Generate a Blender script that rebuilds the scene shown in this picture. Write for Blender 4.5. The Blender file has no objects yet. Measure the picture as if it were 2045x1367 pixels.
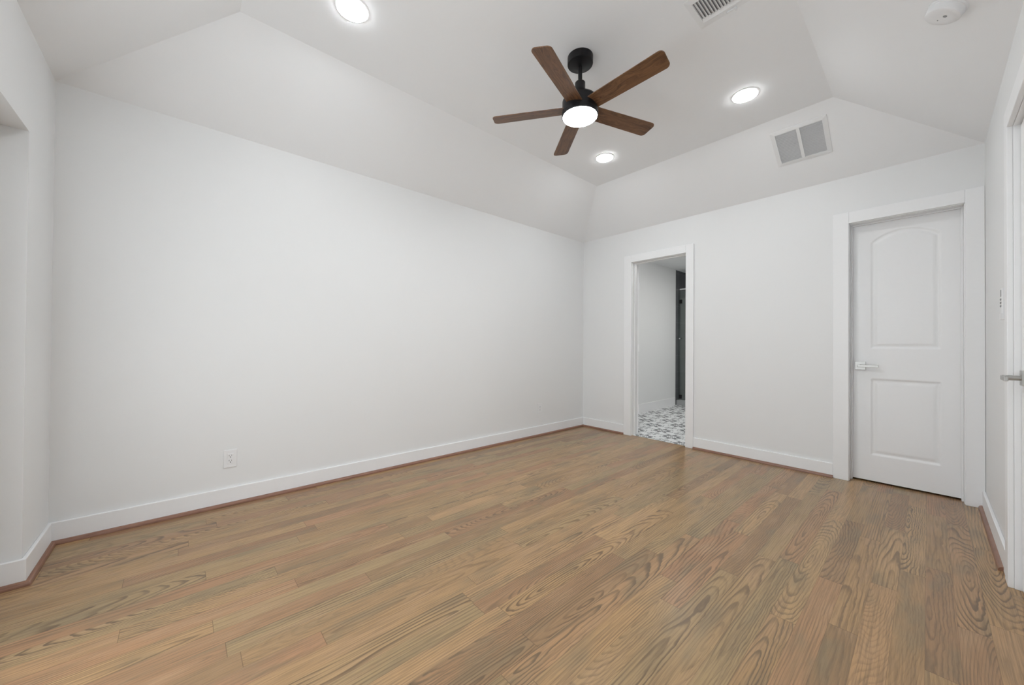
import bpy, bmesh, math
from mathutils import Vector, Matrix

# ------------------------------------------------------------------ camera, world, exposure
S = bpy.context.scene
COL = S.collection
IMG_W, FOC = 2045.0, 740.03
YAW, PITCH, ROLL = math.radians(48.3277), math.radians(0.4498), math.radians(0.4163)
cam_d = bpy.data.cameras.new('camera')
cam = bpy.data.objects.new('camera', cam_d); COL.objects.link(cam)
d = Vector((-math.sin(YAW)*math.cos(PITCH), math.cos(YAW)*math.cos(PITCH), math.sin(PITCH)))
rt = Vector((math.cos(YAW), math.sin(YAW), 0)); up = rt.cross(d)
rt2 = rt*math.cos(ROLL) + up*math.sin(ROLL); up2 = -rt*math.sin(ROLL) + up*math.cos(ROLL)
M = Matrix((rt2, up2, -d)).transposed().to_4x4(); M.translation = Vector((3.0653, -4.0027, 1.062))
cam.matrix_world = M
cam_d.sensor_fit = 'HORIZONTAL'; cam_d.sensor_width = 36.0; cam_d.lens = FOC*36.0/IMG_W
cam_d.clip_start = 0.02; cam_d.clip_end = 100
S.camera = cam

wd = bpy.data.worlds.new('overcast_sky'); S.world = wd; wd.use_nodes = True
bg = wd.node_tree.nodes['Background']
# overcast sky above; lower half brightened to throw light up at the ceiling
SKY_UP, SKY_DOWN = 4.1, 4.6
_n = wd.node_tree.nodes; _l = wd.node_tree.links
_tc = _n.new('ShaderNodeTexCoord'); _sp = _n.new('ShaderNodeSeparateXYZ'); _mr = _n.new('ShaderNodeMapRange')
_l.new(_tc.outputs['Generated'], _sp.inputs[0]); _l.new(_sp.outputs[2], _mr.inputs[0])
for _i, _v in enumerate((-0.06, 0.06, SKY_DOWN, SKY_UP)): _mr.inputs[_i+1].default_value = _v
_l.new(_mr.outputs[0], bg.inputs['Strength'])
bg.inputs['Color'].default_value = (0.93, 0.965, 1.0, 1)

vs = S.view_settings
vs.view_transform = 'Standard'; vs.look = 'None'; vs.gamma = 1.0; vs.use_curve_mapping = False
vs.exposure = 0.0
CEIL_LAMP, FAN_LAMP, BATH_LAMP = 95.0, 120.0, 76.0

# ------------------------------------------------------------------ room numbers (metres)
H, HC = 2.44, 2.8308                 # wall plate and flat tray ceiling
W, L = 3.3184, 4.5168                # right wall x, near wall y = -L
IL, IB, IR, IN = 0.6256, 0.5877, 0.6965, 0.726   # inset of the flat part on each side
T = 0.12
NX0, NX1, NH, ND = 0.4277, 2.95, 1.9907, 0.10    # window niche in the near wall
D1A, D1B, D2A, D2B, DH = 0.7185, 1.3493, 2.6458, 3.2288, 2.056
D3A, D3B = -1.24, -2.02
BH, BT, CT = 0.116, 0.015, 0.018

# ------------------------------------------------------------------ mesh helpers
class MB:
    def __init__(s): s.bm = bmesh.new()
    def box(s, x0, x1, y0, y1, z0, z1):
        v = [s.bm.verts.new(c) for c in ((x0,y0,z0),(x1,y0,z0),(x1,y1,z0),(x0,y1,z0),(x0,y0,z1),(x1,y0,z1),(x1,y1,z1),(x0,y1,z1))]
        for f in ((0,3,2,1),(4,5,6,7),(0,1,5,4),(1,2,6,5),(2,3,7,6),(3,0,4,7)):
            s.bm.faces.new([v[i] for i in f])
        return v
    def prism(s, pts, dirv):
        """closed polygon pts (list of 3-vectors) extruded by dirv"""
        dv = Vector(dirv); a = [s.bm.verts.new(p) for p in pts]; b = [s.bm.verts.new(Vector(p)+dv) for p in pts]
        n = len(a); s.bm.faces.new(a[::-1]); s.bm.faces.new(b)
        for i in range(n): s.bm.faces.new((a[i], a[(i+1)%n], b[(i+1)%n], b[i]))
    def lathe(s, prof, n=48, mat=None, cap0=True, cap1=True):
        """profile [(r,z)] around z, optional matrix"""
        mat = mat or Matrix(); rings = []
        for r, z in prof:
            rings.append([s.bm.verts.new(mat @ Vector((r*math.cos(2*math.pi*i/n), r*math.sin(2*math.pi*i/n), z))) for i in range(n)])
        for a, b in zip(rings, rings[1:]):
            for i in range(n): s.bm.faces.new((a[i], a[(i+1)%n], b[(i+1)%n], b[i]))
        if cap0: s.bm.faces.new(rings[0][::-1])
        if cap1: s.bm.faces.new(rings[-1])
    def build(s, name, mat, parent=None, loc=None, bevel=0, seg=2, smooth=None):
        bmesh.ops.recalc_face_normals(s.bm, faces=s.bm.faces)
        if loc is not None: bmesh.ops.translate(s.bm, verts=s.bm.verts, vec=-Vector(loc))
        me = bpy.data.meshes.new(name); s.bm.to_mesh(me); s.bm.free()
        me.materials.append(mat)
        o = bpy.data.objects.new(name, me); COL.objects.link(o)
        if loc is not None: o.location = loc
        if parent is not None: o.parent = parent
        if bevel:
            m = o.modifiers.new('bevel', 'BEVEL'); m.width = bevel; m.segments = seg; m.limit_method = 'ANGLE'; m.angle_limit = math.radians(40)
        if smooth:
            for p in me.polygons: p.use_smooth = True
            me.set_sharp_from_angle(angle=math.radians(smooth))
        return o

def tag(o, label, cat, group=None):
    o['label'] = label; o['category'] = cat
    if group: o['group'] = group
    return o
def struct(o, label=None):
    o['kind'] = 'structure'
    if label: o['label'] = label
    return o
def empty(name, loc):
    o = bpy.data.objects.new(name, None); COL.objects.link(o); o.location = loc; o.empty_display_size = 0.05
    return o
def copy_tree(o, parent=None):
    c = o.copy(); COL.objects.link(c); c.parent = parent
    for ch in list(o.children): copy_tree(ch, c)
    return c

# ------------------------------------------------------------------ node helper
class NT:
    def __init__(s, name):
        s.m = bpy.data.materials.new(name); s.m.use_nodes = True
        s.t = s.m.node_tree; s.b = s.t.nodes['Principled BSDF']
    def n(s, ty, **kw):
        nd = s.t.nodes.new(ty)
        for k, v in kw.items(): setattr(nd, k, v)
        return nd
    def put(s, sock, v):
        if hasattr(v, 'is_output') or hasattr(v, 'links'): s.t.links.new(v, sock)
        elif v is not None: sock.default_value = v
    def math(s, op, a, b=None, c=None, clamp=False):
        nd = s.n('ShaderNodeMath', operation=op); nd.use_clamp = clamp
        s.put(nd.inputs[0], a)
        if b is not None: s.put(nd.inputs[1], b)
        if c is not None: s.put(nd.inputs[2], c)
        return nd.outputs[0]
    def add(s, a, b): return s.math('ADD', a, b)
    def sub(s, a, b): return s.math('SUBTRACT', a, b)
    def mul(s, a, b): return s.math('MULTIPLY', a, b)
    def comb(s, x, y, z=0.0):
        nd = s.n('ShaderNodeCombineXYZ')
        for i, v in enumerate((x, y, z)): s.put(nd.inputs[i], v)
        return nd.outputs[0]
    def wn(s, v, dim='3D'):
        nd = s.n('ShaderNodeTexWhiteNoise', noise_dimensions=dim); s.put(nd.inputs['Vector'], v)
        sp = s.n('ShaderNodeSeparateColor'); s.t.links.new(nd.outputs['Color'], sp.inputs[0])
        return sp.outputs[0], sp.outputs[1], sp.outputs[2]
    def noise(s, v, scale=1.0, detail=2.0, rough=0.5):
        nd = s.n('ShaderNodeTexNoise'); s.put(nd.inputs['Vector'], v)
        nd.inputs['Scale'].default_value = scale; nd.inputs['Detail'].default_value = detail; nd.inputs['Roughness'].default_value = rough
        return nd.outputs[0]
    def ss(s, v, a, b, o0=0.0, o1=1.0):
        nd = s.n('ShaderNodeMapRange', interpolation_type='SMOOTHSTEP'); s.put(nd.inputs[0], v)
        for i, q in enumerate((a, b, o0, o1)): s.put(nd.inputs[i+1], q)
        return nd.outputs[0]
    def mix(s, f, a, b, blend='MIX'):
        nd = s.n('ShaderNodeMix', data_type='RGBA', blend_type=blend)
        s.put(nd.inputs[0], f); s.put(nd.inputs[6], a); s.put(nd.inputs[7], b)
        return nd.outputs[2]
    def ramp(s, f, stops, interp='LINEAR'):
        nd = s.n('ShaderNodeValToRGB'); s.put(nd.inputs[0], f); cr = nd.color_ramp; cr.interpolation = interp
        while len(cr.elements) < len(stops): cr.elements.new(0.5)
        for e, (p, c) in zip(cr.elements, stops): e.position = p; e.color = (*c, 1)
        return nd.outputs[0]
    def xyz(s):
        tc = s.n('ShaderNodeTexCoord'); sp = s.n('ShaderNodeSeparateXYZ'); s.t.links.new(tc.outputs['Object'], sp.inputs[0])
        return sp.outputs[0], sp.outputs[1], sp.outputs[2], tc.outputs['Object']
    def bump(s, h, strength, dist):
        nd = s.n('ShaderNodeBump'); nd.inputs['Strength'].default_value = strength; nd.inputs['Distance'].default_value = dist
        s.put(nd.inputs['Height'], h); s.t.links.new(nd.outputs[0], s.b.inputs['Normal'])
    def set(s, **kw):
        for k, v in kw.items(): s.put(s.b.inputs[k.replace('_', ' ')], v)
        return s

def paint(name, col, rough, bump=0.0, spec=0.5, scale=350):
    k = NT(name); x, y, z, v = k.xyz()
    n = k.noise(v, scale, 2.0)
    k.set(Base_Color=k.mix(n, (*[c*0.985 for c in col], 1), (*col, 1)), Roughness=rough)
    k.b.inputs['Specular IOR Level'].default_value = spec
    if bump: k.bump(n, bump, 0.002)
    return k.m
def metal(name, col, rough, met=1.0):
    k = NT(name); x, y, z, v = k.xyz(); n = k.noise(v, 60, 2.0)
    k.set(Base_Color=(*col, 1), Metallic=met, Roughness=k.math('MULTIPLY_ADD', n, 0.08, rough-0.04))
    return k.m
def emitter(name, col, st):
    k = NT(name); k.set(Base_Color=(0.9, 0.9, 0.9, 1), Roughness=0.4)
    k.b.inputs['Emission Color'].default_value = (*col, 1); k.b.inputs['Emission Strength'].default_value = st
    return k.m

LOUVER_GAP = paint('louver_gap_shade', (0.72, 0.72, 0.73), 0.9, 0.0, 0.2, 60)  # backing grey stands for the shade between the louvers
GAP = paint('duct_interior', (0.17, 0.17, 0.175), 0.8, 0.0, 0.2, 40)
WALL = paint('wall_paint', (0.82, 0.825, 0.824), 0.5, 0.06, 0.35)
CEIL = paint('ceiling_paint', (0.915, 0.925, 0.935), 0.75, 0.05, 0.3)
TRIM = paint('trim_paint', (0.88, 0.883, 0.888), 0.38, 0.0, 0.5, 40)
PLASTIC = paint('white_plastic', (0.84, 0.84, 0.845), 0.35, 0.0, 0.5, 40)
VENT = paint('vent_enamel', (0.84, 0.845, 0.85), 0.4, 0.0, 0.5, 40)
DARK = paint('dark_void', (0.02, 0.02, 0.02), 0.9, 0.0, 0.2, 40)
DUCT = paint('duct_shade_button_grey', (0.30, 0.30, 0.305), 0.8, 0.0, 0.2, 40)  # shade tone for duct and remote gap, plain grey for the buttons
BLACK = paint('matte_black_metal', (0.009, 0.0085, 0.010), 0.40, 0.0, 0.3, 80)
NICKEL = metal('brushed_nickel', (0.47, 0.465, 0.45), 0.38)
CHROME = metal('chrome', (0.85, 0.86, 0.87), 0.1)
LENS = emitter('recessed_lens_glow', (0.94, 0.975, 1.0), CEIL_LAMP)
FANLENS = emitter('fan_diffuser_glow', (0.94, 0.975, 1.0), FAN_LAMP)
BATHLENS = emitter('bathroom_lens_glow', (1.0, 0.985, 0.96), BATH_LAMP)

def oak_floor():
    k = NT('oak_strip_floor'); x, y, z, v = k.xyz()
    w = 0.0826
    xs = k.math('DIVIDE', x, w); ix = k.math('FLOOR', xs); fx = k.math('FRACT', xs)
    a1, a2, a3 = k.wn(k.comb(ix, 3.7, 1.3))
    ln = k.math('MULTIPLY_ADD', a1, 0.7, 0.75)
    ys = k.add(k.math('DIVIDE', y, ln), k.mul(a2, 9.0))
    iy = k.math('FLOOR', ys); fy = k.math('FRACT', ys)
    r1, r2, r3 = k.wn(k.comb(ix, iy, 0.5)); q1, q2, q3 = k.wn(k.comb(ix, iy, 7.5))
    lx = k.mul(k.sub(fx, 0.5), w); ly = k.mul(fy, ln)
    sx = k.add(lx, k.mul(r1, 37.0)); sy = k.add(ly, k.mul(r2, 53.0))
    # slow wander of the grain, finer wobble on top
    w1 = k.noise(k.comb(k.mul(sx, 8.0), k.mul(sy, 1.7), k.mul(r3, 20)), 1.0, 1.0)
    w2 = k.noise(k.comb(k.mul(sx, 45.0), k.mul(sy, 11.0), k.mul(q1, 20)), 1.0, 2.0)
    c = k.mul(k.sub(r3, 0.5), 0.17)
    slope = k.math('MULTIPLY_ADD', k.mul(q2, q2), 0.16, 0.02)
    slope = k.mul(slope, k.math('SIGN', k.sub(q3, 0.5)))
    dd = k.add(k.mul(slope, k.sub(ly, k.mul(q1, 0.9))), k.mul(k.sub(w1, 0.5), 0.075))
    dx = k.add(k.sub(lx, c), k.mul(k.sub(w2, 0.5), 0.010))
    D = k.math('SQRT', k.add(k.add(k.mul(dx, dx), k.mul(dd, dd)), 0.00002))
    D = k.add(D, k.mul(k.sub(w2, 0.5), 0.006))
    fr = k.math('MULTIPLY_ADD', q1, 75.0, 65.0)
    ph = k.math('FRACT', k.mul(D, fr))
    ring = k.mul(k.ss(ph, 0.40, 0.82), k.ss(ph, 0.99, 0.88))
    # strength of the figure wanders and differs per board
    amp = k.mul(k.math('MULTIPLY_ADD', r2, 0.75, 0.25), k.ss(k.noise(k.comb(k.mul(sx, 16.0), k.mul(sy, 1.8), 3.0), 1.0, 2.0), 0.28, 0.62, 0.25, 1.0))
    ringa = k.mul(ring, amp)
    # pores: short, thin streaks
    po = k.ss(k.noise(k.comb(k.mul(sx, 620.0), k.mul(sy, 17.0), 0.0), 1.0, 2.0, 0.6), 0.50, 0.72)
    st = k.noise(k.comb(k.mul(sx, 150.0), k.mul(sy, 4.0), 5.0), 1.0, 3.0, 0.6)
    base = k.ramp(q3, [(0.0, (0.383, 0.235, 0.114)), (0.22, (0.464, 0.282, 0.133)), (0.42, (0.365, 0.255, 0.129)),
                       (0.60, (0.499, 0.309, 0.148)), (0.76, (0.400, 0.215, 0.113)), (0.9, (0.304, 0.193, 0.099)), (1.0, (0.476, 0.249, 0.131))])
    blotch = k.noise(k.comb(k.mul(sx, 10.0), k.mul(sy, 2.5), 9.0), 1.0, 3.0)
    base = k.mix(k.ss(blotch, 0.48, 0.72, 0.0, 0.7), base, (0.247, 0.189, 0.111, 1))
    base = k.mix(k.ss(blotch, 0.50, 0.28, 0.0, 0.6), base, (0.452, 0.283, 0.156, 1))
    base = k.mix(k.ss(st, 0.40, 0.66, 0.0, 0.6), base, (0.221, 0.145, 0.082, 1))
    dark = k.mix(r1, (0.142, 0.089, 0.051, 1), (0.158, 0.114, 0.070, 1))
    col = k.mix(k.mul(ringa, 1.0), base, dark)
    col = k.mix(k.mul(po, k.math('MULTIPLY_ADD', ringa, 0.35, 0.16)), col, (0.116, 0.073, 0.041, 1))
    edge = k.math('MINIMUM', fx, k.sub(1.0, fx)); ex = k.ss(edge, 0.004, 0.018, 1.0, 0.0)
    em = k.mul(k.math('MINIMUM', fy, k.sub(1.0, fy)), ln); ey = k.ss(em, 0.0004, 0.0016, 1.0, 0.0)
    seam = k.math('MAXIMUM', k.mul(ex, 0.30), k.mul(ey, 0.55))
    col = k.mix(seam, col, (0.085, 0.055, 0.035, 1))
    k.set(Base_Color=col, Roughness=0.27)
    k.b.inputs['Specular IOR Level'].default_value = 0.38
    hgt = k.sub(k.sub(1.0, k.mul(seam, 1.0)), k.mul(po, 0.15))
    k.bump(hgt, 0.18, 0.0012)
    return k.m
OAK = oak_floor()

def shoe_wood():
    k = NT('red_oak_shoe_moulding'); x, y, z, v = k.xyz()
    n = k.noise(k.comb(k.mul(x, 14.0), k.mul(y, 14.0), k.mul(z, 200.0)), 1.0, 3.0)
    k.set(Base_Color=k.ramp(n, [(0.3, (0.20, 0.095, 0.062)), (0.7, (0.30, 0.155, 0.10))]), Roughness=0.35)
    return k.m
SHOE = shoe_wood()

def blade_wood():
    k = NT('walnut_blade_wood'); x, y, z, v = k.xyz()     # x runs along the blade
    oi = k.n('ShaderNodeObjectInfo'); rnd = k.mul(oi.outputs['Random'], 30.0)
    wv = k.noise(k.comb(k.mul(x, 5.0), k.mul(y, 22.0), rnd), 1.0, 2.0)
    n = k.noise(k.comb(k.mul(x, 5.0), k.add(k.mul(y, 150.0), k.mul(wv, 14.0)), rnd), 1.0, 4.0, 0.6)
    f = k.noise(k.comb(k.mul(x, 30.0), k.mul(y, 900.0), rnd), 1.0, 2.0)
    col = k.ramp(n, [(0.28, (0.055, 0.025, 0.012)), (0.44, (0.125, 0.058, 0.027)), (0.60, (0.195, 0.095, 0.043)), (0.78, (0.100, 0.048, 0.024))])
    col = k.mix(k.mul(k.ss(f, 0.5, 0.7), 0.25), col, (0.04, 0.02, 0.012, 1))
    k.set(Base_Color=col, Roughness=0.42); return k.m
BLADE = blade_wood()

def cement_tile():
    k = NT('patterned_cement_tile'); x, y, z, v = k.xyz()
    s = 0.459; x0, y0 = 0.600, 0.764
    dx = k.math('DIVIDE', k.sub(x, x0), s); dy = k.math('DIVIDE', k.sub(y, y0), s)
    a = k.add(dx, dy); b = k.sub(dx, dy)
    def cell(off):
        fa = k.sub(k.math('FRACT', k.add(a, off)), 0.5); fb = k.sub(k.math('FRACT', k.add(b, off)), 0.5)
        r = k.math('SQRT', k.add(k.mul(fa, fa), k.mul(fb, fb))); th = k.math('ARCTAN2', fb, fa)
        return r, th
    r, th = cell(0.5); r2, th2 = cell(0.0)
    c8 = k.math('COSINE', k.mul(th, 8.0)); c4 = k.math('COSINE', k.mul(th, 4.0)); c42 = k.math('COSINE', k.mul(th2, 4.0))
    def band(v_, lo, hi, e=0.012):
        return k.mul(k.ss(v_, lo-e if not hasattr(lo, 'links') else k.sub(lo, e), lo), k.ss(v_, hi, k.add(hi, e) if hasattr(hi, 'links') else hi+e, 1.0, 0.0))
    out = k.math('MULTIPLY_ADD', c8, 0.055, 0.29); inn = k.math('MULTIPLY_ADD', c8, 0.02, 0.165)
    star = k.mul(band(r, inn, out), k.ss(k.math('ABSOLUTE', c4), 0.08, 0.25))
    dot = k.ss(r, 0.045, 0.06, 1.0, 0.0)
    ring = k.mul(band(r, 0.095, 0.118), k.ss(c8, -0.3, 0.0))
    outer = k.mul(band(r, 0.385, 0.42), k.ss(c8, 0.1, 0.4, 0.0, 0.8))
    m2 = k.mul(band(r2, k.math('MULTIPLY_ADD', c42, 0.03, 0.08), k.math('MULTIPLY_ADD', c42, 0.05, 0.15)), 0.75)
    m3 = k.mul(band(r2, 0.2, 0.225), 0.45)
    d_ = star
    for q in (dot, ring, outer, m2, m3): d_ = k.math('MAXIMUM', d_, q)
    tx = k.math('FRACT', k.math('DIVIDE', k.sub(x, x0+s/4), s/2)); ty = k.math('FRACT', k.math('DIVIDE', k.sub(y, y0+s/4), s/2))
    g = k.math('MINIMUM', k.math('MINIMUM', tx, k.sub(1.0, tx)), k.math('MINIMUM', ty, k.sub(1.0, ty)))
    col = k.mix(d_, (0.82, 0.83, 0.83, 1), (0.105, 0.11, 0.115, 1))
    col = k.mix(k.ss(g, 0.004, 0.012, 0.5, 0.0), col, (0.4, 0.4, 0.4, 1))
    k.set(Base_Color=col, Roughness=0.42); return k.m
CEMENT = cement_tile()

def shower_tile():
    k = NT('dark_grey_shower_tile'); x, y, z, v = k.xyz()
    u = k.add(x, y); fu = k.math('FRACT', k.math('DIVIDE', u, 0.6)); fz = k.math('FRACT', k.math('DIVIDE', z, 0.3))
    g = k.math('MINIMUM', k.mul(k.math('MINIMUM', fu, k.sub(1.0, fu)), 0.6), k.mul(k.math('MINIMUM', fz, k.sub(1.0, fz)), 0.3))
    n = k.noise(v, 5.0, 4.0)
    col = k.ramp(n, [(0.3, (0.072, 0.072, 0.080)), (0.7, (0.12, 0.12, 0.130))])
    col = k.mix(k.ss(g, 0.001, 0.003, 0.7, 0.0), col, (0.25, 0.25, 0.25, 1))
    k.set(Base_Color=col, Roughness=0.3); return k.m
STILE = shower_tile()

def glass(name, tint, gl):
    k = NT(name); t = k.t; t.nodes.remove(k.b)
    out = [n for n in t.nodes if n.type == 'OUTPUT_MATERIAL'][0]
    tr = k.n('ShaderNodeBsdfTransparent'); tr.inputs[0].default_value = (*tint, 1)
    gs = k.n('ShaderNodeBsdfGlossy'); gs.inputs['Roughness'].default_value = 0.02
    mx = k.n('ShaderNodeMixShader'); mx.inputs[0].default_value = gl
    t.links.new(tr.outputs[0], mx.inputs[1]); t.links.new(gs.outputs[0], mx.inputs[2]); t.links.new(mx.outputs[0], out.inputs[0])
    return k.m
WGLASS = glass('window_glass', (0.97, 0.98, 0.98), 0.06)
SGLASS = glass('shower_glass', (0.88, 0.93, 0.91), 0.10)

# ------------------------------------------------------------------ the setting: floor, walls, ceiling
m = MB(); m.box(-0.12, W+T+0.7, -L-0.3, 0.03, -0.05, 0); m.box(2.40, W+T, 0.03, 0.95, -0.05, 0)
struct(m.build('floor', OAK), 'oak strip floor, boards running toward the wall with two doors')
m = MB(); m.box(-0.12, 2.38, 0.03, 3.75, -0.05, 0.002)
struct(m.build('floor_bathroom', CEMENT), 'white and charcoal star patterned cement tile floor of the bathroom')

m = MB(); m.box(-0.12, 0, -L-0.25, 0, 0, H)
struct(m.build('wall_left', WALL), 'long blank white wall on the left')
m = MB()
m.box(-0.12, D1A-0.02, 0, T, 0, H); m.box(D1A-0.02, D1B+0.02, 0, T, DH+0.02, H); m.box(D1B+0.02, D2A-0.02, 0, T, 0, H)
m.box(D2A-0.02, D2B+0.02, 0, T, DH+0.02, H); m.box(D2B+0.02, W+T, 0, T, 0, H)
struct(m.build('wall_back', WALL), 'white wall with the bathroom doorway and the closed door')
m = MB()
m.box(W, W+T, D3A+0.02, 0, 0, H); m.box(W, W+T, D3B-0.02, D3A+0.02, DH+0.02, H); m.box(W, W+T, -L-0.25, D3B-0.02, 0, H)
struct(m.build('wall_right', WALL), 'white wall at the right edge with the remote control on it')
m = MB(); yb = -L-ND; WX0, WX1, WZ0, WZ1 = 0.95, 2.76, 0.15, 1.90
m.box(0, NX0, -L-0.25, -L, 0, H); m.box(NX0, NX1, -L-0.25, -L, NH, H); m.box(NX1, W, -L-0.25, -L, 0, H)
m.box(NX0, WX0, -L-0.25, yb, 0, NH); m.box(WX1, NX1, -L-0.25, yb, 0, NH)
m.box(WX0, WX1, -L-0.25, yb, 0, WZ0); m.box(WX0, WX1, -L-0.25, yb, WZ1, NH)
struct(m.build('wall_near', WALL), 'white wall at the left edge with a shallow recess under a header')

# hipped tray ceiling: inner faces plus a solid back
bm = bmesh.new()
def V(x, y, z): return bm.verts.new((x, y, z))
lo = [V(0,0,H), V(W,0,H), V(W,-L,H), V(0,-L,H)]
hi = [V(IL,-IB,HC), V(W-IR,-IB,HC), V(W-IR,-L+IN,HC), V(IL,-L+IN,HC)]
ob = [V(-T,T,H), V(W+T,T,H), V(W+T,-L-0.25,H), V(-T,-L-0.25,H)]
ot = [V(-T,T,3.0), V(W+T,T,3.0), V(W+T,-L-0.25,3.0), V(-T,-L-0.25,3.0)]
for i in range(4):
    j = (i+1) % 4
    bm.faces.new((lo[i], lo[j], hi[j], hi[i])); bm.faces.new((ob[i], ob[j], lo[j], lo[i])); bm.faces.new((ot[i], ot[j], ob[j], ob[i]))
bm.faces.new(hi); bm.faces.new(ot[::-1])
m = MB(); m.bm.free(); m.bm = bm
struct(m.build('ceiling', CEIL), 'hipped white tray ceiling with a flat middle and four slopes')

# bathroom behind the back wall, added dark shell behind the closed door
SY = 2.69
m = MB(); m.box(-0.12, 0.013, T, SY, 0, 2.455)
struct(m.build('wall_bathroom_left', WALL), 'white side wall seen through the bathroom doorway')
m = MB(); m.box(-0.12, 0.010, SY, 3.75, 0, 2.455); m.box(0.010, 2.38, 3.63, 3.75, 0, 2.455)
struct(m.build('wall_shower', STILE), 'dark grey tiled shower wall deep inside the bathroom')
m = MB(); m.box(2.26, 2.38, T, 3.63, 0, 2.455)
struct(m.build('wall_bathroom_right', WALL))
m = MB(); m.box(-0.12, 2.38, T, 3.75, 2.455, 2.56)
struct(m.build('ceiling_bathroom', CEIL))
m = MB(); m.box(2.38, 2.40, T, 1.0, 0, H); m.box(2.40, W+T, 0.9, 1.0, 0, H); m.box(W+T-0.02, W+T, T, 0.9, 0, H); m.box(2.38, W+T, T, 1.0, H, H+0.1)  # near-black shell added behind the door to stop stray light
struct(m.build('wall_dark_shell', DARK))
m = MB(); m.box(0.012, 0.024, T, SY-0.02, 0.002, 0.144)
struct(m.build('baseboard_bathroom', TRIM, bevel=0.003))
m = MB(); m.box(0.011, 2.26, 2.73, 2.85, 0.002, 0.092)
struct(m.build('trim_8', paint('curb_stone', (0.42, 0.43, 0.43), 0.35), bevel=0.004), 'pale grey stone curb of the shower')

# baseboards and red-brown shoe mouldings
def board(name, x0, x1, y0, y1, lab=None):
    q = MB(); q.box(x0, x1, y0, y1, 0.0, BH); return struct(q.build(name, TRIM, bevel=0.004), lab)
board('baseboard_left', 0, BT, -L, 0, 'white baseboard along the long left wall')
board('baseboard_back', BT, D1A-0.10, -BT, 0, 'short white baseboard between the corner and the bathroom doorway')
board('baseboard_middle', D1B+0.085, D2A-0.10, -BT, 0, 'white baseboard between the doorway and the closed door')
board('baseboard_right', W-BT, W, D3A+0.092, -CT, 'white baseboard on the right wall')
board('baseboard_rear', W-BT, W, -L, D3B-0.092)
q = MB(); q.prism([(BT, -L, 0), (BT, -L+BT, 0), (NX0+BT, -L+BT, 0), (NX0+BT, -L-ND+BT, 0), (NX1-BT, -L-ND+BT, 0), (NX1-BT, -L+BT, 0), (W-BT, -L+BT, 0), (W-BT, -L, 0),
   (NX1, -L, 0), (NX1, -L-ND, 0), (NX0, -L-ND, 0), (NX0, -L, 0)], (0, 0, BH))
struct(q.build('baseboard_near', TRIM, bevel=0.004), 'white baseboard stepping around the corner of the recess')

R = 0.017
def arc_prof():      # quarter round, (out, up)
    return [(0, 0), (R, 0)] + [(R*math.cos(a), 0.004+R*math.sin(a)) for a in [math.pi/2*i/6 for i in range(7)]]
def shoe(name, path, lab=None):
    """path: [(x,y)], room on the left-hand side normal given by turning right->left"""
    q = MB(); prof = arc_prof(); rings = []
    P = [Vector((x, y)) for x, y in path]
    for i, p in enumerate(P):
        ds = []
        if i > 0: ds.append((p-P[i-1]).normalized())
        if i < len(P)-1: ds.append((P[i+1]-p).normalized())
        ns = [Vector((-e.y, e.x)) for e in ds]
        n = ns[0] if len(ns) == 1 else (ns[0]+ns[1])
        if len(ns) == 2: n = n / (1+ns[0].dot(ns[1]))
        rings.append([q.bm.verts.new((p.x+n.x*a, p.y+n.y*a, b)) for a, b in prof])
    for a, b in zip(rings, rings[1:]):
        for i in range(len(prof)):
            j = (i+1) % len(prof); q.bm.faces.new((a[i], a[j], b[j], b[i]))
    q.bm.faces.new(rings[0]); q.bm.faces.new(rings[-1][::-1])
    return struct(q.build(name, SHOE, smooth=50), lab)
shoe('trim_1', [(D1A-0.10, -BT), (BT, -BT), (BT, -L+BT), (NX0+BT, -L+BT), (NX0+BT, -L-ND+BT), (NX1-BT, -L-ND+BT), (NX1-BT, -L+BT), (W-BT, -L+BT), (W-BT, D3B-0.092)],
     'red-brown shoe moulding along the left wall and the corner by the recess')
shoe('trim_2', [(D2A-0.10, -BT), (D1B+0.085, -BT)], 'red-brown shoe moulding between the doorway and the closed door')
shoe('trim_3', [(W-BT, D3A+0.175), (W-BT, -CT)], 'red-brown shoe moulding on the right wall, cut off short of the door casing')

# ------------------------------------------------------------------ door casings with jambs
def casing_back(name, a, b, ol, orr, top, stop_y, lab):
    q = MB()
    q.box(ol, a-0.004, -CT, 0, 0, top); q.box(b+0.004, orr, -CT, 0, 0, top); q.box(a-0.004, b+0.004, -CT, 0, DH+0.004, top)
    q.box(a-0.02, a, 0, T, 0, DH+0.02); q.box(b, b+0.02, 0, T, 0, DH+0.02); q.box(a, b, 0, T, DH, DH+0.02)
    s0, s1 = stop_y
    q.box(a, a+0.011, s0, s1, 0, DH); q.box(b-0.011, b, s0, s1, 0, DH); q.box(a+0.011, b-0.011, s0, s1, DH-0.011, DH)
    return struct(q.build(name, TRIM, bevel=0.0025), lab)
casing_back('trim_4', D1A, D1B, D1A-0.10, D1B+0.085, 2.142, (0.045, 0.080), 'white flat casing around the bathroom doorway')
casing_back('trim_5', D2A, D2B, D2A-0.10, W-0.001, 2.15, (0.060, 0.080), 'white flat casing around the closed door')
q = MB()
q.box(W-CT, W, D3A+0.004, D3A+0.092, 0, 2.15); q.box(W-CT, W, D3B-0.092, D3B-0.004, 0, 2.15); q.box(W-CT, W, D3B-0.004, D3A+0.004, DH+0.004, 2.15)
q.box(W, W+T, D3A, D3A+0.02, 0, DH+0.02); q.box(W, W+T, D3B-0.02, D3B, 0, DH+0.02); q.box(W, W+T, D3B, D3A, DH, DH+0.02)
struct(q.build('trim_6', TRIM, bevel=0.0025), 'white casing of the door at the right edge')

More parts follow.
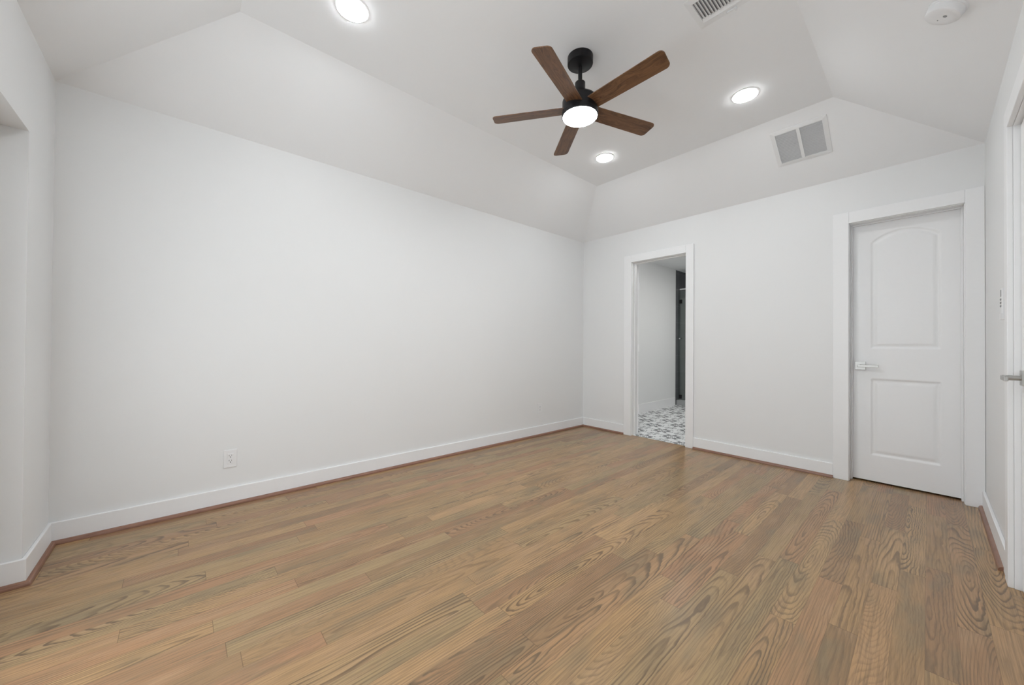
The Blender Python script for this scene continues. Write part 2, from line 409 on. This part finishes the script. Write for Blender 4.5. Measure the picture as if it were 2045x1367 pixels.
# ------------------------------------------------------------------ moulded two-panel doors
def panel_door(name, w, h, t, arch, loc, rotz, label):
    """slab with local x 0..w, z 0..h, front at y=0 (facing -y), back at y=t"""
    nx, nz = 122, 330
    mx0, mx1 = 0.118*w/0.583, w-0.100*w/0.583
    mx0, mx1 = w*0.196, w*0.828
    lowp = (0.205, 0.805); upp = (1.045, 1.885, 1.962)
    cx = (mx0+mx1)/2; hw = (mx1-mx0)/2; rise = upp[2]-upp[1]
    RR = (hw*hw+rise*rise)/(2*rise); cz = upp[2]-RR
    def dist(x, z):
        dx = hw-abs(x-cx)
        a = min(dx, z-lowp[0], lowp[1]-z)
        b = min(dx, z-upp[0], RR-math.hypot(x-cx, max(z-cz, 0)) if z > cz else upp[2]-z)
        return max(a, b)
    def sm(e0, e1, v):
        u = min(1, max(0, (v-e0)/(e1-e0))); return u*u*(3-2*u)
    def depth(dd):
        return 0.007*sm(0.0, 0.010, dd) - 0.005*sm(0.017, 0.040, dd)
    bm = bmesh.new()
    grid = []
    for k in range(nz+1):
        z = h*k/nz
        grid.append([bm.verts.new((w*i/nx, depth(dist(w*i/nx, z)), z)) for i in range(nx+1)])
    for k in range(nz):
        for i in range(nx): bm.faces.new((grid[k][i], grid[k][i+1], grid[k+1][i+1], grid[k+1][i]))
    bb = [bm.verts.new(c) for c in ((0, t, 0), (w, t, 0), (w, t, h), (0, t, h))]
    bm.faces.new(bb[::-1])
    bm.faces.new([g[0] for g in grid][::-1] + [bb[0], bb[3]]) ; bm.faces.new([g[-1] for g in grid] + [bb[2], bb[1]])
    bm.faces.new(grid[0][::-1] + [bb[0], bb[1]]); bm.faces.new(grid[-1] + [bb[2], bb[3]])
    q = MB(); q.bm.free(); q.bm = bm
    o = q.build(name, TRIM, smooth=50); o.location = loc; o.rotation_euler = (0, 0, rotz)
    return struct(o, label)
def lever(parent, x, z, side, y0, name='door_handle'):
    """square rose and straight lever, local to the slab, projecting toward -y; side +1 points toward +x"""
    r = MB(); r.box(x-0.032, x+0.032, y0-0.009, y0, z-0.032, z+0.032)
    h = r.build(name, NICKEL, parent, bevel=0.0015)
    s = MB(); s.lathe([(0.011, 0), (0.011, 0.050)], 24, Matrix.Translation((x, y0-0.009, z)) @ Matrix.Rotation(math.pi/2, 4, 'X'))
    s.build('lever_neck', NICKEL, h, smooth=40)
    a = MB(); a.box(min(x-side*0.012, x+side*0.108), max(x-side*0.012, x+side*0.108), y0-0.062, y0-0.050, z-0.010, z+0.010)
    a.build('lever_arm', NICKEL, h, bevel=0.002)
    h['label'] = 'brushed nickel lever handle with square rose'
    return h
# closed door in the back wall, set at the far side of the jamb
door2 = panel_door('door_2', D2B-D2A-0.006, DH-0.018, 0.035, True, (D2A+0.003, 0.083, 0.014), 0, 'closed white two-panel door with an arched top panel')
lever(door2, 0.052, 0.905, 1, 0.0)
# bathroom door, swung wide open into the bathroom, only its hinged edge in view
door1 = panel_door('door_1', 0.61, DH-0.018, 0.035, True, (D1A+0.012, 0.128, 0.014), math.radians(133), 'white bathroom door swung wide open, seen edge-on at its hinges')
lever(door1, 0.555, 0.905, -1, 0.0)
for zz in (0.29, 1.03, 1.77):
    q = MB(); q.lathe([(0.0065, -0.045), (0.0065, 0.045)], 16, Matrix.Translation((-0.004, -0.004, zz)))
    q.box(-0.001, 0.0, 0.0, 0.032, zz-0.045, zz+0.045)
    q.build('hinge', TRIM, door1, smooth=40)
# closed door in the right wall, its latch side toward the back
door3 = panel_door('door_3', abs(D3B-D3A)-0.006, DH-0.018, 0.035, True, (W+0.020, D3A-0.003, 0.012), -math.pi/2, 'white door at the right edge of the photo')
lever(door3, 0.068, 0.925, 1, 0.0)
q = MB(); q.box(W+T, W+T+0.02, D3B-0.1, D3A+0.1, 0, 2.2); struct(q.build('wall_dark_sheet', DARK))  # unseen dark sheet closing the opening behind this door

# ------------------------------------------------------------------ assumed window in the niche, out of view, sized to balance the light
win = empty('window_1', ((WX0+WX1)/2, yb-0.05, WZ0)); struct(win, 'assumed wide white framed window in the recess, sized for its light')
ix, iy, iz = win.location
q = MB(); f = 0.05
q.box(WX0, WX1, yb-0.09, yb-0.03, WZ0, WZ0+f); q.box(WX0, WX1, yb-0.09, yb-0.03, WZ1-f, WZ1)
q.box(WX0, WX0+f, yb-0.09, yb-0.03, WZ0+f, WZ1-f); q.box(WX1-f, WX1, yb-0.09, yb-0.03, WZ0+f, WZ1-f)
q.box((WX0+WX1)/2-0.03, (WX0+WX1)/2+0.03, yb-0.09, yb-0.03, WZ0+f, WZ1-f)
o = q.build('window_frame', TRIM, win, bevel=0.003); o.location = -win.location
q = MB(); q.box(WX0+f-0.005, (WX0+WX1)/2-0.025, yb-0.063, yb-0.058, WZ0+f-0.005, WZ1-f+0.005); o = q.build('pane', WGLASS, win); o.location = -win.location
q = MB(); q.box((WX0+WX1)/2+0.025, WX1-f+0.005, yb-0.063, yb-0.058, WZ0+f-0.005, WZ1-f+0.005); o = q.build('pane', WGLASS, win); o.location = -win.location
pd = bpy.data.lights.new('window_portal', 'AREA'); pd.shape = 'RECTANGLE'; pd.size = WX1-WX0; pd.size_y = WZ1-WZ0; pd.cycles.is_portal = True
po = bpy.data.objects.new('window_portal', pd); COL.objects.link(po); po.location = ((WX0+WX1)/2, -L-0.27, (WZ0+WZ1)/2); po.rotation_euler = (math.radians(90), 0, math.pi)

# ------------------------------------------------------------------ ceiling fan
FX, FY = 1.6469, -2.1964
fan = empty('ceiling_fan', (FX, FY, HC))
tag(fan, 'matte black ceiling fan with five walnut blades and a glowing round light', 'ceiling fan')
def fz(z): return z-HC
q = MB(); q.lathe([(0.077, 0), (0.077, -0.042), (0.0757, -0.0452), (0.068, -0.046), (0.040, -0.053), (0.026, -0.056), (0.014, -0.056)], 64)
q.build('canopy', BLACK, fan, smooth=35)
q = MB(); q.lathe([(0.0125, -0.06), (0.0125, fz(2.64))], 32); q.build('downrod', BLACK, fan, smooth=40)
q = MB(); q.lathe([(0.0125, fz(2.676)), (0.028, fz(2.676)), (0.031, fz(2.672)), (0.031, fz(2.625)), (0.038, fz(2.612)), (0.055, fz(2.597)), (0.062, fz(2.585))], 48)
q.build('coupling', BLACK, fan, smooth=35)
q = MB(); q.lathe([(0.055, fz(2.59)), (0.072, fz(2.585)), (0.098, fz(2.572)), (0.107, fz(2.558)), (0.107, fz(2.492)), (0.110, fz(2.488)), (0.110, fz(2.468)), (0.107, fz(2.463)), (0.100, fz(2.463)), (0.1, fz(2.48))], 72)
q.build('motor_housing', BLACK, fan, smooth=30)
q = MB(); q.lathe([(0.1045, fz(2.475)), (0.1045, fz(2.464)), (0.100, fz(2.460)), (0.085, fz(2.4575)), (0.04, fz(2.456)), (0.002, fz(2.4555))], 72)
q.build('light_diffuser', FANLENS, fan, smooth=40)
def blade_mesh():
    bm = bmesh.new(); r0, r1, hw0, hw1, t = 0.088, 0.552, 0.050, 0.0565, 0.0032
    pts = [(r0, -hw0), (r0+0.03, -hw0)]
    def corner(cx, cy, rad, a0):
        return [(cx+rad*math.cos(a0+math.pi/2*i/6), cy+rad*math.sin(a0+math.pi/2*i/6)) for i in range(7)]
    rad = 0.026
    pts += corner(r1-rad, -hw1+rad, rad, -math.pi/2) + corner(r1-rad-0.006, hw1-rad, rad, 0) + [(r0+0.03, hw0), (r0, hw0)]
    q = MB(); q.bm.free(); q.bm = bm
    q.prism([(x, y, -t) for x, y in pts], (0, 0, 2*t))
    return q
PITCHB = math.radians(-12)
b0 = blade_mesh().build('fan_blade', BLADE, fan, bevel=0.0015)
for i in range(5):
    b = b0 if i == 0 else b0.copy()
    if i: COL.objects.link(b); b.parent = fan
    ang = 1.8764 + math.pi + i*2*math.pi/5
    b.location = (0, 0, fz(2.512)); b.rotation_mode = 'XYZ'
    b.rotation_euler = (Matrix.Rotation(ang, 3, 'Z') @ Matrix.Rotation(PITCHB, 3, 'X')).to_euler()
fl = bpy.data.objects['light_diffuser']

# ------------------------------------------------------------------ recessed lights
def recessed(loc, mat, label, group):
    r = empty('recessed_light', loc); tag(r, label, 'recessed light', group)
    q = MB(); q.lathe([(0.074, 0.0), (0.086, 0.0), (0.086, -0.0015), (0.080, -0.0036), (0.074, -0.0036), (0.074, 0.0)], 64, cap0=False, cap1=False)
    q.build('trim_ring', TRIM, r, smooth=40)
    q = MB(); q.lathe([(0.0745, 0.0), (0.0745, -0.0058), (0.070, -0.0072), (0.002, -0.0085)], 64); q.build('lens', mat, r, smooth=40)
    return r
spots = [((1.045, -1.055), 'glowing recessed ceiling light just below the fan, nearest the far corner'),
         ((2.211, -1.066), 'glowing recessed ceiling light between the fan and the return air grille'),
         ((1.045, -3.350), 'glowing recessed ceiling light at the top left, cut by the photo edge'),
         ((2.211, -3.350), 'recessed ceiling light nearest the camera, above the photo edge')]
r0 = None
for (x, y), lab in spots:
    if r0 is None: r0 = r = recessed((x, y, HC), LENS, lab, 'recessed ceiling lights')
    else: r = copy_tree(r0)
    r.location = (x, y, HC); r['label'] = lab
bl = recessed((1.60, 1.95, 2.455), BATHLENS, 'added large round light in the bathroom ceiling, out of view', 'bathroom ceiling lights'); bl.scale = (2.2, 2.2, 1)  # added to brighten the bathroom, placed to leave no floor glint
bl2 = copy_tree(bl); bl2.location = (0.84, 0.92, 2.455); bl2.scale = (0.9, 0.9, 1); bl2['label'] = 'small recessed light in the bathroom ceiling just inside the doorway'

# ------------------------------------------------------------------ supply register on the flat ceiling
RX0, RX1, RY0, RY1 = 2.227, 2.587, -2.090, -1.860
reg = empty('ceiling_register', ((RX0+RX1)/2, (RY0+RY1)/2, HC)); tag(reg, 'white metal supply register with slats at the top edge, beside the fan', 'air vent')
cx_, cy_ = reg.location.x, reg.location.y
hx, hy = (RX1-RX0)/2, (RY1-RY0)/2
q = MB(); ow = 0.030
def ring_frame(q, hx, hy, ow, z0, zi):
    o_ = [(-hx,-hy), (hx,-hy), (hx,hy), (-hx,hy)]; i_ = [(-hx+ow,-hy+ow), (hx-ow,-hy+ow), (hx-ow,hy-ow), (-hx+ow,hy-ow)]
    a = [q.bm.verts.new((x, y, 0)) for x, y in o_]; b = [q.bm.verts.new((x, y, z0)) for x, y in o_]
    c = [q.bm.verts.new((x, y, zi)) for x, y in i_]; e = [q.bm.verts.new((x, y, 0)) for x, y in i_]
    for r1_, r2_ in ((a, b), (b, c), (c, e), (e, a)):
        for i in range(4): q.bm.faces.new((r1_[i], r1_[(i+1)%4], r2_[(i+1)%4], r2_[i]))
ring_frame(q, hx, hy, ow, -0.003, -0.011); q.build('frame', VENT, reg, bevel=0.001)
q = MB(); q.box(-hx+ow, hx-ow, -hy+ow, hy-ow, -0.0015, -0.0005); q.build('duct_shade_sheet', DUCT, reg)  # flat grey sheet, the duct's inner shade put into its colour
q = MB(); q.prism([(-hx+ow, hy-ow, 0), (-hx+ow, hy-ow, -0.012), (-hx+ow, hy-ow-0.020, -0.016), (-hx+ow, hy-ow-0.036, -0.004), (-hx+ow, hy-ow-0.036, -0.001)], (2*(hx-ow), 0, 0))
q.build('end_blade', VENT, reg)
n = 20
for i in range(n):
    xx = -hx+ow+0.010 + i*(2*(hx-ow)-0.02)/(n-1)
    q = MB(); tl = 0.0058
    q.prism([(xx-tl, -hy+ow, -0.001), (xx-tl+0.003, -hy+ow, -0.001), (xx+tl+0.002, -hy+ow, -0.012), (xx+tl-0.001, -hy+ow, -0.012)], (0, 2*(hy-ow)-0.036, 0))
    q.build('slat', VENT, reg)
q = MB(); q.box(-0.045, 0.0, hy-0.026, hy-0.018, -0.018, -0.004); q.box(-0.006, 0.002, hy-0.028, hy-0.014, -0.026, -0.004); q.build('damper_lever', VENT, reg, bevel=0.001)

# ------------------------------------------------------------------ return air grille on the back slope
k_ = (HC-H)/IB; al = math.atan(k_)
cen = Vector((2.396, -0.364, H+k_*0.364))
gr = empty('return_air_grille', cen); tag(gr, 'white two-section return air grille on the sloped ceiling above the doors', 'air vent')
gr.rotation_euler = (-al, 0, 0)       # local x along the wall, local y down the slope, local -z into the room
hx, hy = 0.176, 0.162
q = MB(); ring_frame(q, hx, hy, 0.030, -0.004, -0.010); q.build('frame', VENT, gr, bevel=0.001)
q = MB(); q.box(-0.011, 0.011, -hy+0.03, hy-0.03, -0.010, -0.001); q.build('centre_bar', VENT, gr, bevel=0.001)
q = MB(); q.box(-hx+0.03, hx-0.03, -hy+0.03, hy-0.03, -0.0012, -0.0004); q.build('gap_shade_backing', LOUVER_GAP, gr)  # flat sheet behind the louvers, gap shade painted in
for sx in (-1, 1):
    q = MB(); x0_, x1_ = (0.011, hx-0.03) if sx > 0 else (-hx+0.03, -0.011)
    for i in range(20):
        yy = -hy+0.034 + i*(2*(hy-0.034)/19.5)
        q.prism([(x0_, yy+0.0082, -0.0015), (x0_, yy+0.0092, -0.0015), (x0_, yy+0.0020, -0.0092), (x0_, yy+0.0010, -0.0092)], (x1_-x0_, 0, 0))
    q.build('louver_panel', VENT, gr)

# ------------------------------------------------------------------ smoke detector on the right slope
kr = (HC-H)/IR; ar = math.atan(kr)
sp = Vector((3.124, -1.522, H+kr*(W-3.124)))
sd = empty('smoke_detector', sp); tag(sd, 'round white smoke detector on the sloped ceiling at the top right', 'smoke detector')
sd.rotation_euler = (0, ar, 0)
q = MB(); q.lathe([(0.066, 0), (0.066, -0.008), (0.063, -0.010), (0.063, 0.0)], 64, cap0=False, cap1=False); q.build('mounting_base', PLASTIC, sd, smooth=40)
q = MB(); q.lathe([(0.062, -0.008), (0.064, -0.012), (0.060, -0.034), (0.055, -0.038), (0.030, -0.039), (0.002, -0.039)], 64); q.build('cover', PLASTIC, sd, smooth=40)
q = MB(); q.lathe([(0.007, -0.038), (0.007, -0.0402), (0.001, -0.0405)], 24, Matrix.Translation((0.012, -0.012, 0))); q.build('test_button', DUCT, sd, smooth=40)
q = MB(); q.lathe([(0.0022, -0.038), (0.0022, -0.0402)], 12, Matrix.Translation((-0.012, 0.016, 0))); q.build('indicator', DUCT, sd)

# ------------------------------------------------------------------ outlets
def outlet(loc, rotz, label):
    """local: plate faces -y, x across, z up"""
    r = empty('wall_outlet', loc); r.rotation_euler = (0, 0, rotz); tag(r, label, 'outlet', 'white duplex wall outlets')
    q = MB(); q.box(-0.035, 0.035, -0.006, 0, -0.0575, 0.0575); q.build('cover_plate', PLASTIC, r, bevel=0.0025, seg=3)
    q = MB(); q.box(-0.0165, 0.0165, -0.0085, -0.005, -0.0335, 0.0335); f_ = q.build('receptacle', PLASTIC, r, bevel=0.001)
    for s in (-1, 1):
        zc = s*0.0165 + 0.002
        q = MB(); q.box(-0.0075, -0.0055, -0.0088, -0.0083, zc-0.001, zc+0.0075); q.box(0.0055, 0.0075, -0.0088, -0.0083, zc-0.000, zc+0.0065)
        q.lathe([(0.0028, 0), (0.0028, 0.0008)], 16, Matrix.Translation((0, -0.0082, zc-0.0075)) @ Matrix.Rotation(math.pi/2, 4, 'X'))
        q.build('socket_slots', DARK, f_)
    return r
o1 = outlet((0, -3.757, 0.303), math.pi/2, 'white wall outlet on the left part of the long left wall')
o2 = copy_tree(o1); o2.location = (0, -0.829, 0.320); o2['label'] = 'small far white wall outlet on the left wall near the far corner'
o3 = copy_tree(o1); o3.location = (W, -1.085, 0.335); o3.rotation_euler = (0, 0, -math.pi/2); o3['label'] = 'white wall outlet on the right wall beside the door casing, seen edge-on'

# ------------------------------------------------------------------ fan remote in its wall holder
ry = -1.100
hd = empty('remote_holder', (W, ry, 1.20)); tag(hd, 'white plastic wall holder on the right wall, under the remote control', 'holder')
q = MB(); q.box(-0.003, 0, -0.024, 0.024, 0.0, 0.10); q.build('back_plate', PLASTIC, hd, bevel=0.001)
q = MB(); q.box(-0.027, -0.003, -0.025, 0.025, 0.0, 0.004); q.box(-0.027, -0.024, -0.025, 0.025, 0.004, 0.030); q.box(-0.024, -0.003, -0.025, -0.0225, 0.004, 0.030); q.box(-0.024, -0.003, 0.0225, 0.025, 0.004, 0.030)
q.build('cup', PLASTIC, hd, bevel=0.001)
rm = empty('remote_control', (W-0.0150, ry, 1.205)); tag(rm, 'slim white remote control with grey buttons held on the right wall', 'remote control')
q = MB(); q.box(-0.0085, 0.0085, -0.021, 0.021, 0.0, 0.145); q.build('body', PLASTIC, rm, bevel=0.004, seg=3)
q = MB(); q.box(-0.0093, -0.008, -0.013, 0.013, 0.105, 0.137); q.build('display', DUCT, rm, bevel=0.0004)
for i, zz in enumerate((0.092, 0.076, 0.060)):
    for yy in (-0.010, 0.010):
        q = MB(); q.lathe([(0.005, 0), (0.005, 0.0022), (0.003, 0.0028)], 16, Matrix.Translation((-0.008, yy, zz)) @ Matrix.Rotation(-math.pi/2, 4, 'Y'))
        q.build('button', DUCT, rm, smooth=40)
q = MB(); q.box(0.0080, 0.0112, -0.0212, 0.0212, 0.012, 0.135); q.build('wall_gap_shade', DUCT, rm)  # grey slab behind the body, coloured as the shaded gap at the wall

# ------------------------------------------------------------------ shower enclosure in the bathroom
sh = empty('shower_enclosure', (0.011, 2.79, 0.092)); tag(sh, 'frameless glass shower front with a chrome top rail deep in the bathroom', 'shower')
q = MB(); q.box(0.001, 2.24, -0.012, 0.012, 2.002, 2.026); q.build('top_rail', CHROME, sh, bevel=0.002)
q = MB(); q.box(0.002, 0.035, -0.004, 0.004, 0.0, 2.0); q.build('glass_panel', SGLASS, sh)
gd = MB(); gd.box(0.045, 0.72, -0.004, 0.004, 0.012, 1.985); gd = gd.build('glass_door', SGLASS, sh)
for zz in (0.06, 1.79):
    q = MB(); q.box(0.028, 0.075, -0.010, 0.010, zz-0.035, zz+0.035); q.build('hinge', BLACK, gd, bevel=0.001)
q = MB(); q.lathe([(0.006, 0), (0.006, 0.02), (0.014, 0.025), (0.016, 0.035), (0.012, 0.042)], 24, Matrix.Translation((0.050, -0.004, 1.115)) @ Matrix.Rotation(math.pi/2, 4, 'X'))
q.build('knob', CHROME, gd, smooth=40)
q = MB(); q.box(0.74, 2.24, -0.004, 0.004, 0.0, 2.0); q.build('glass_panel', SGLASS, sh)
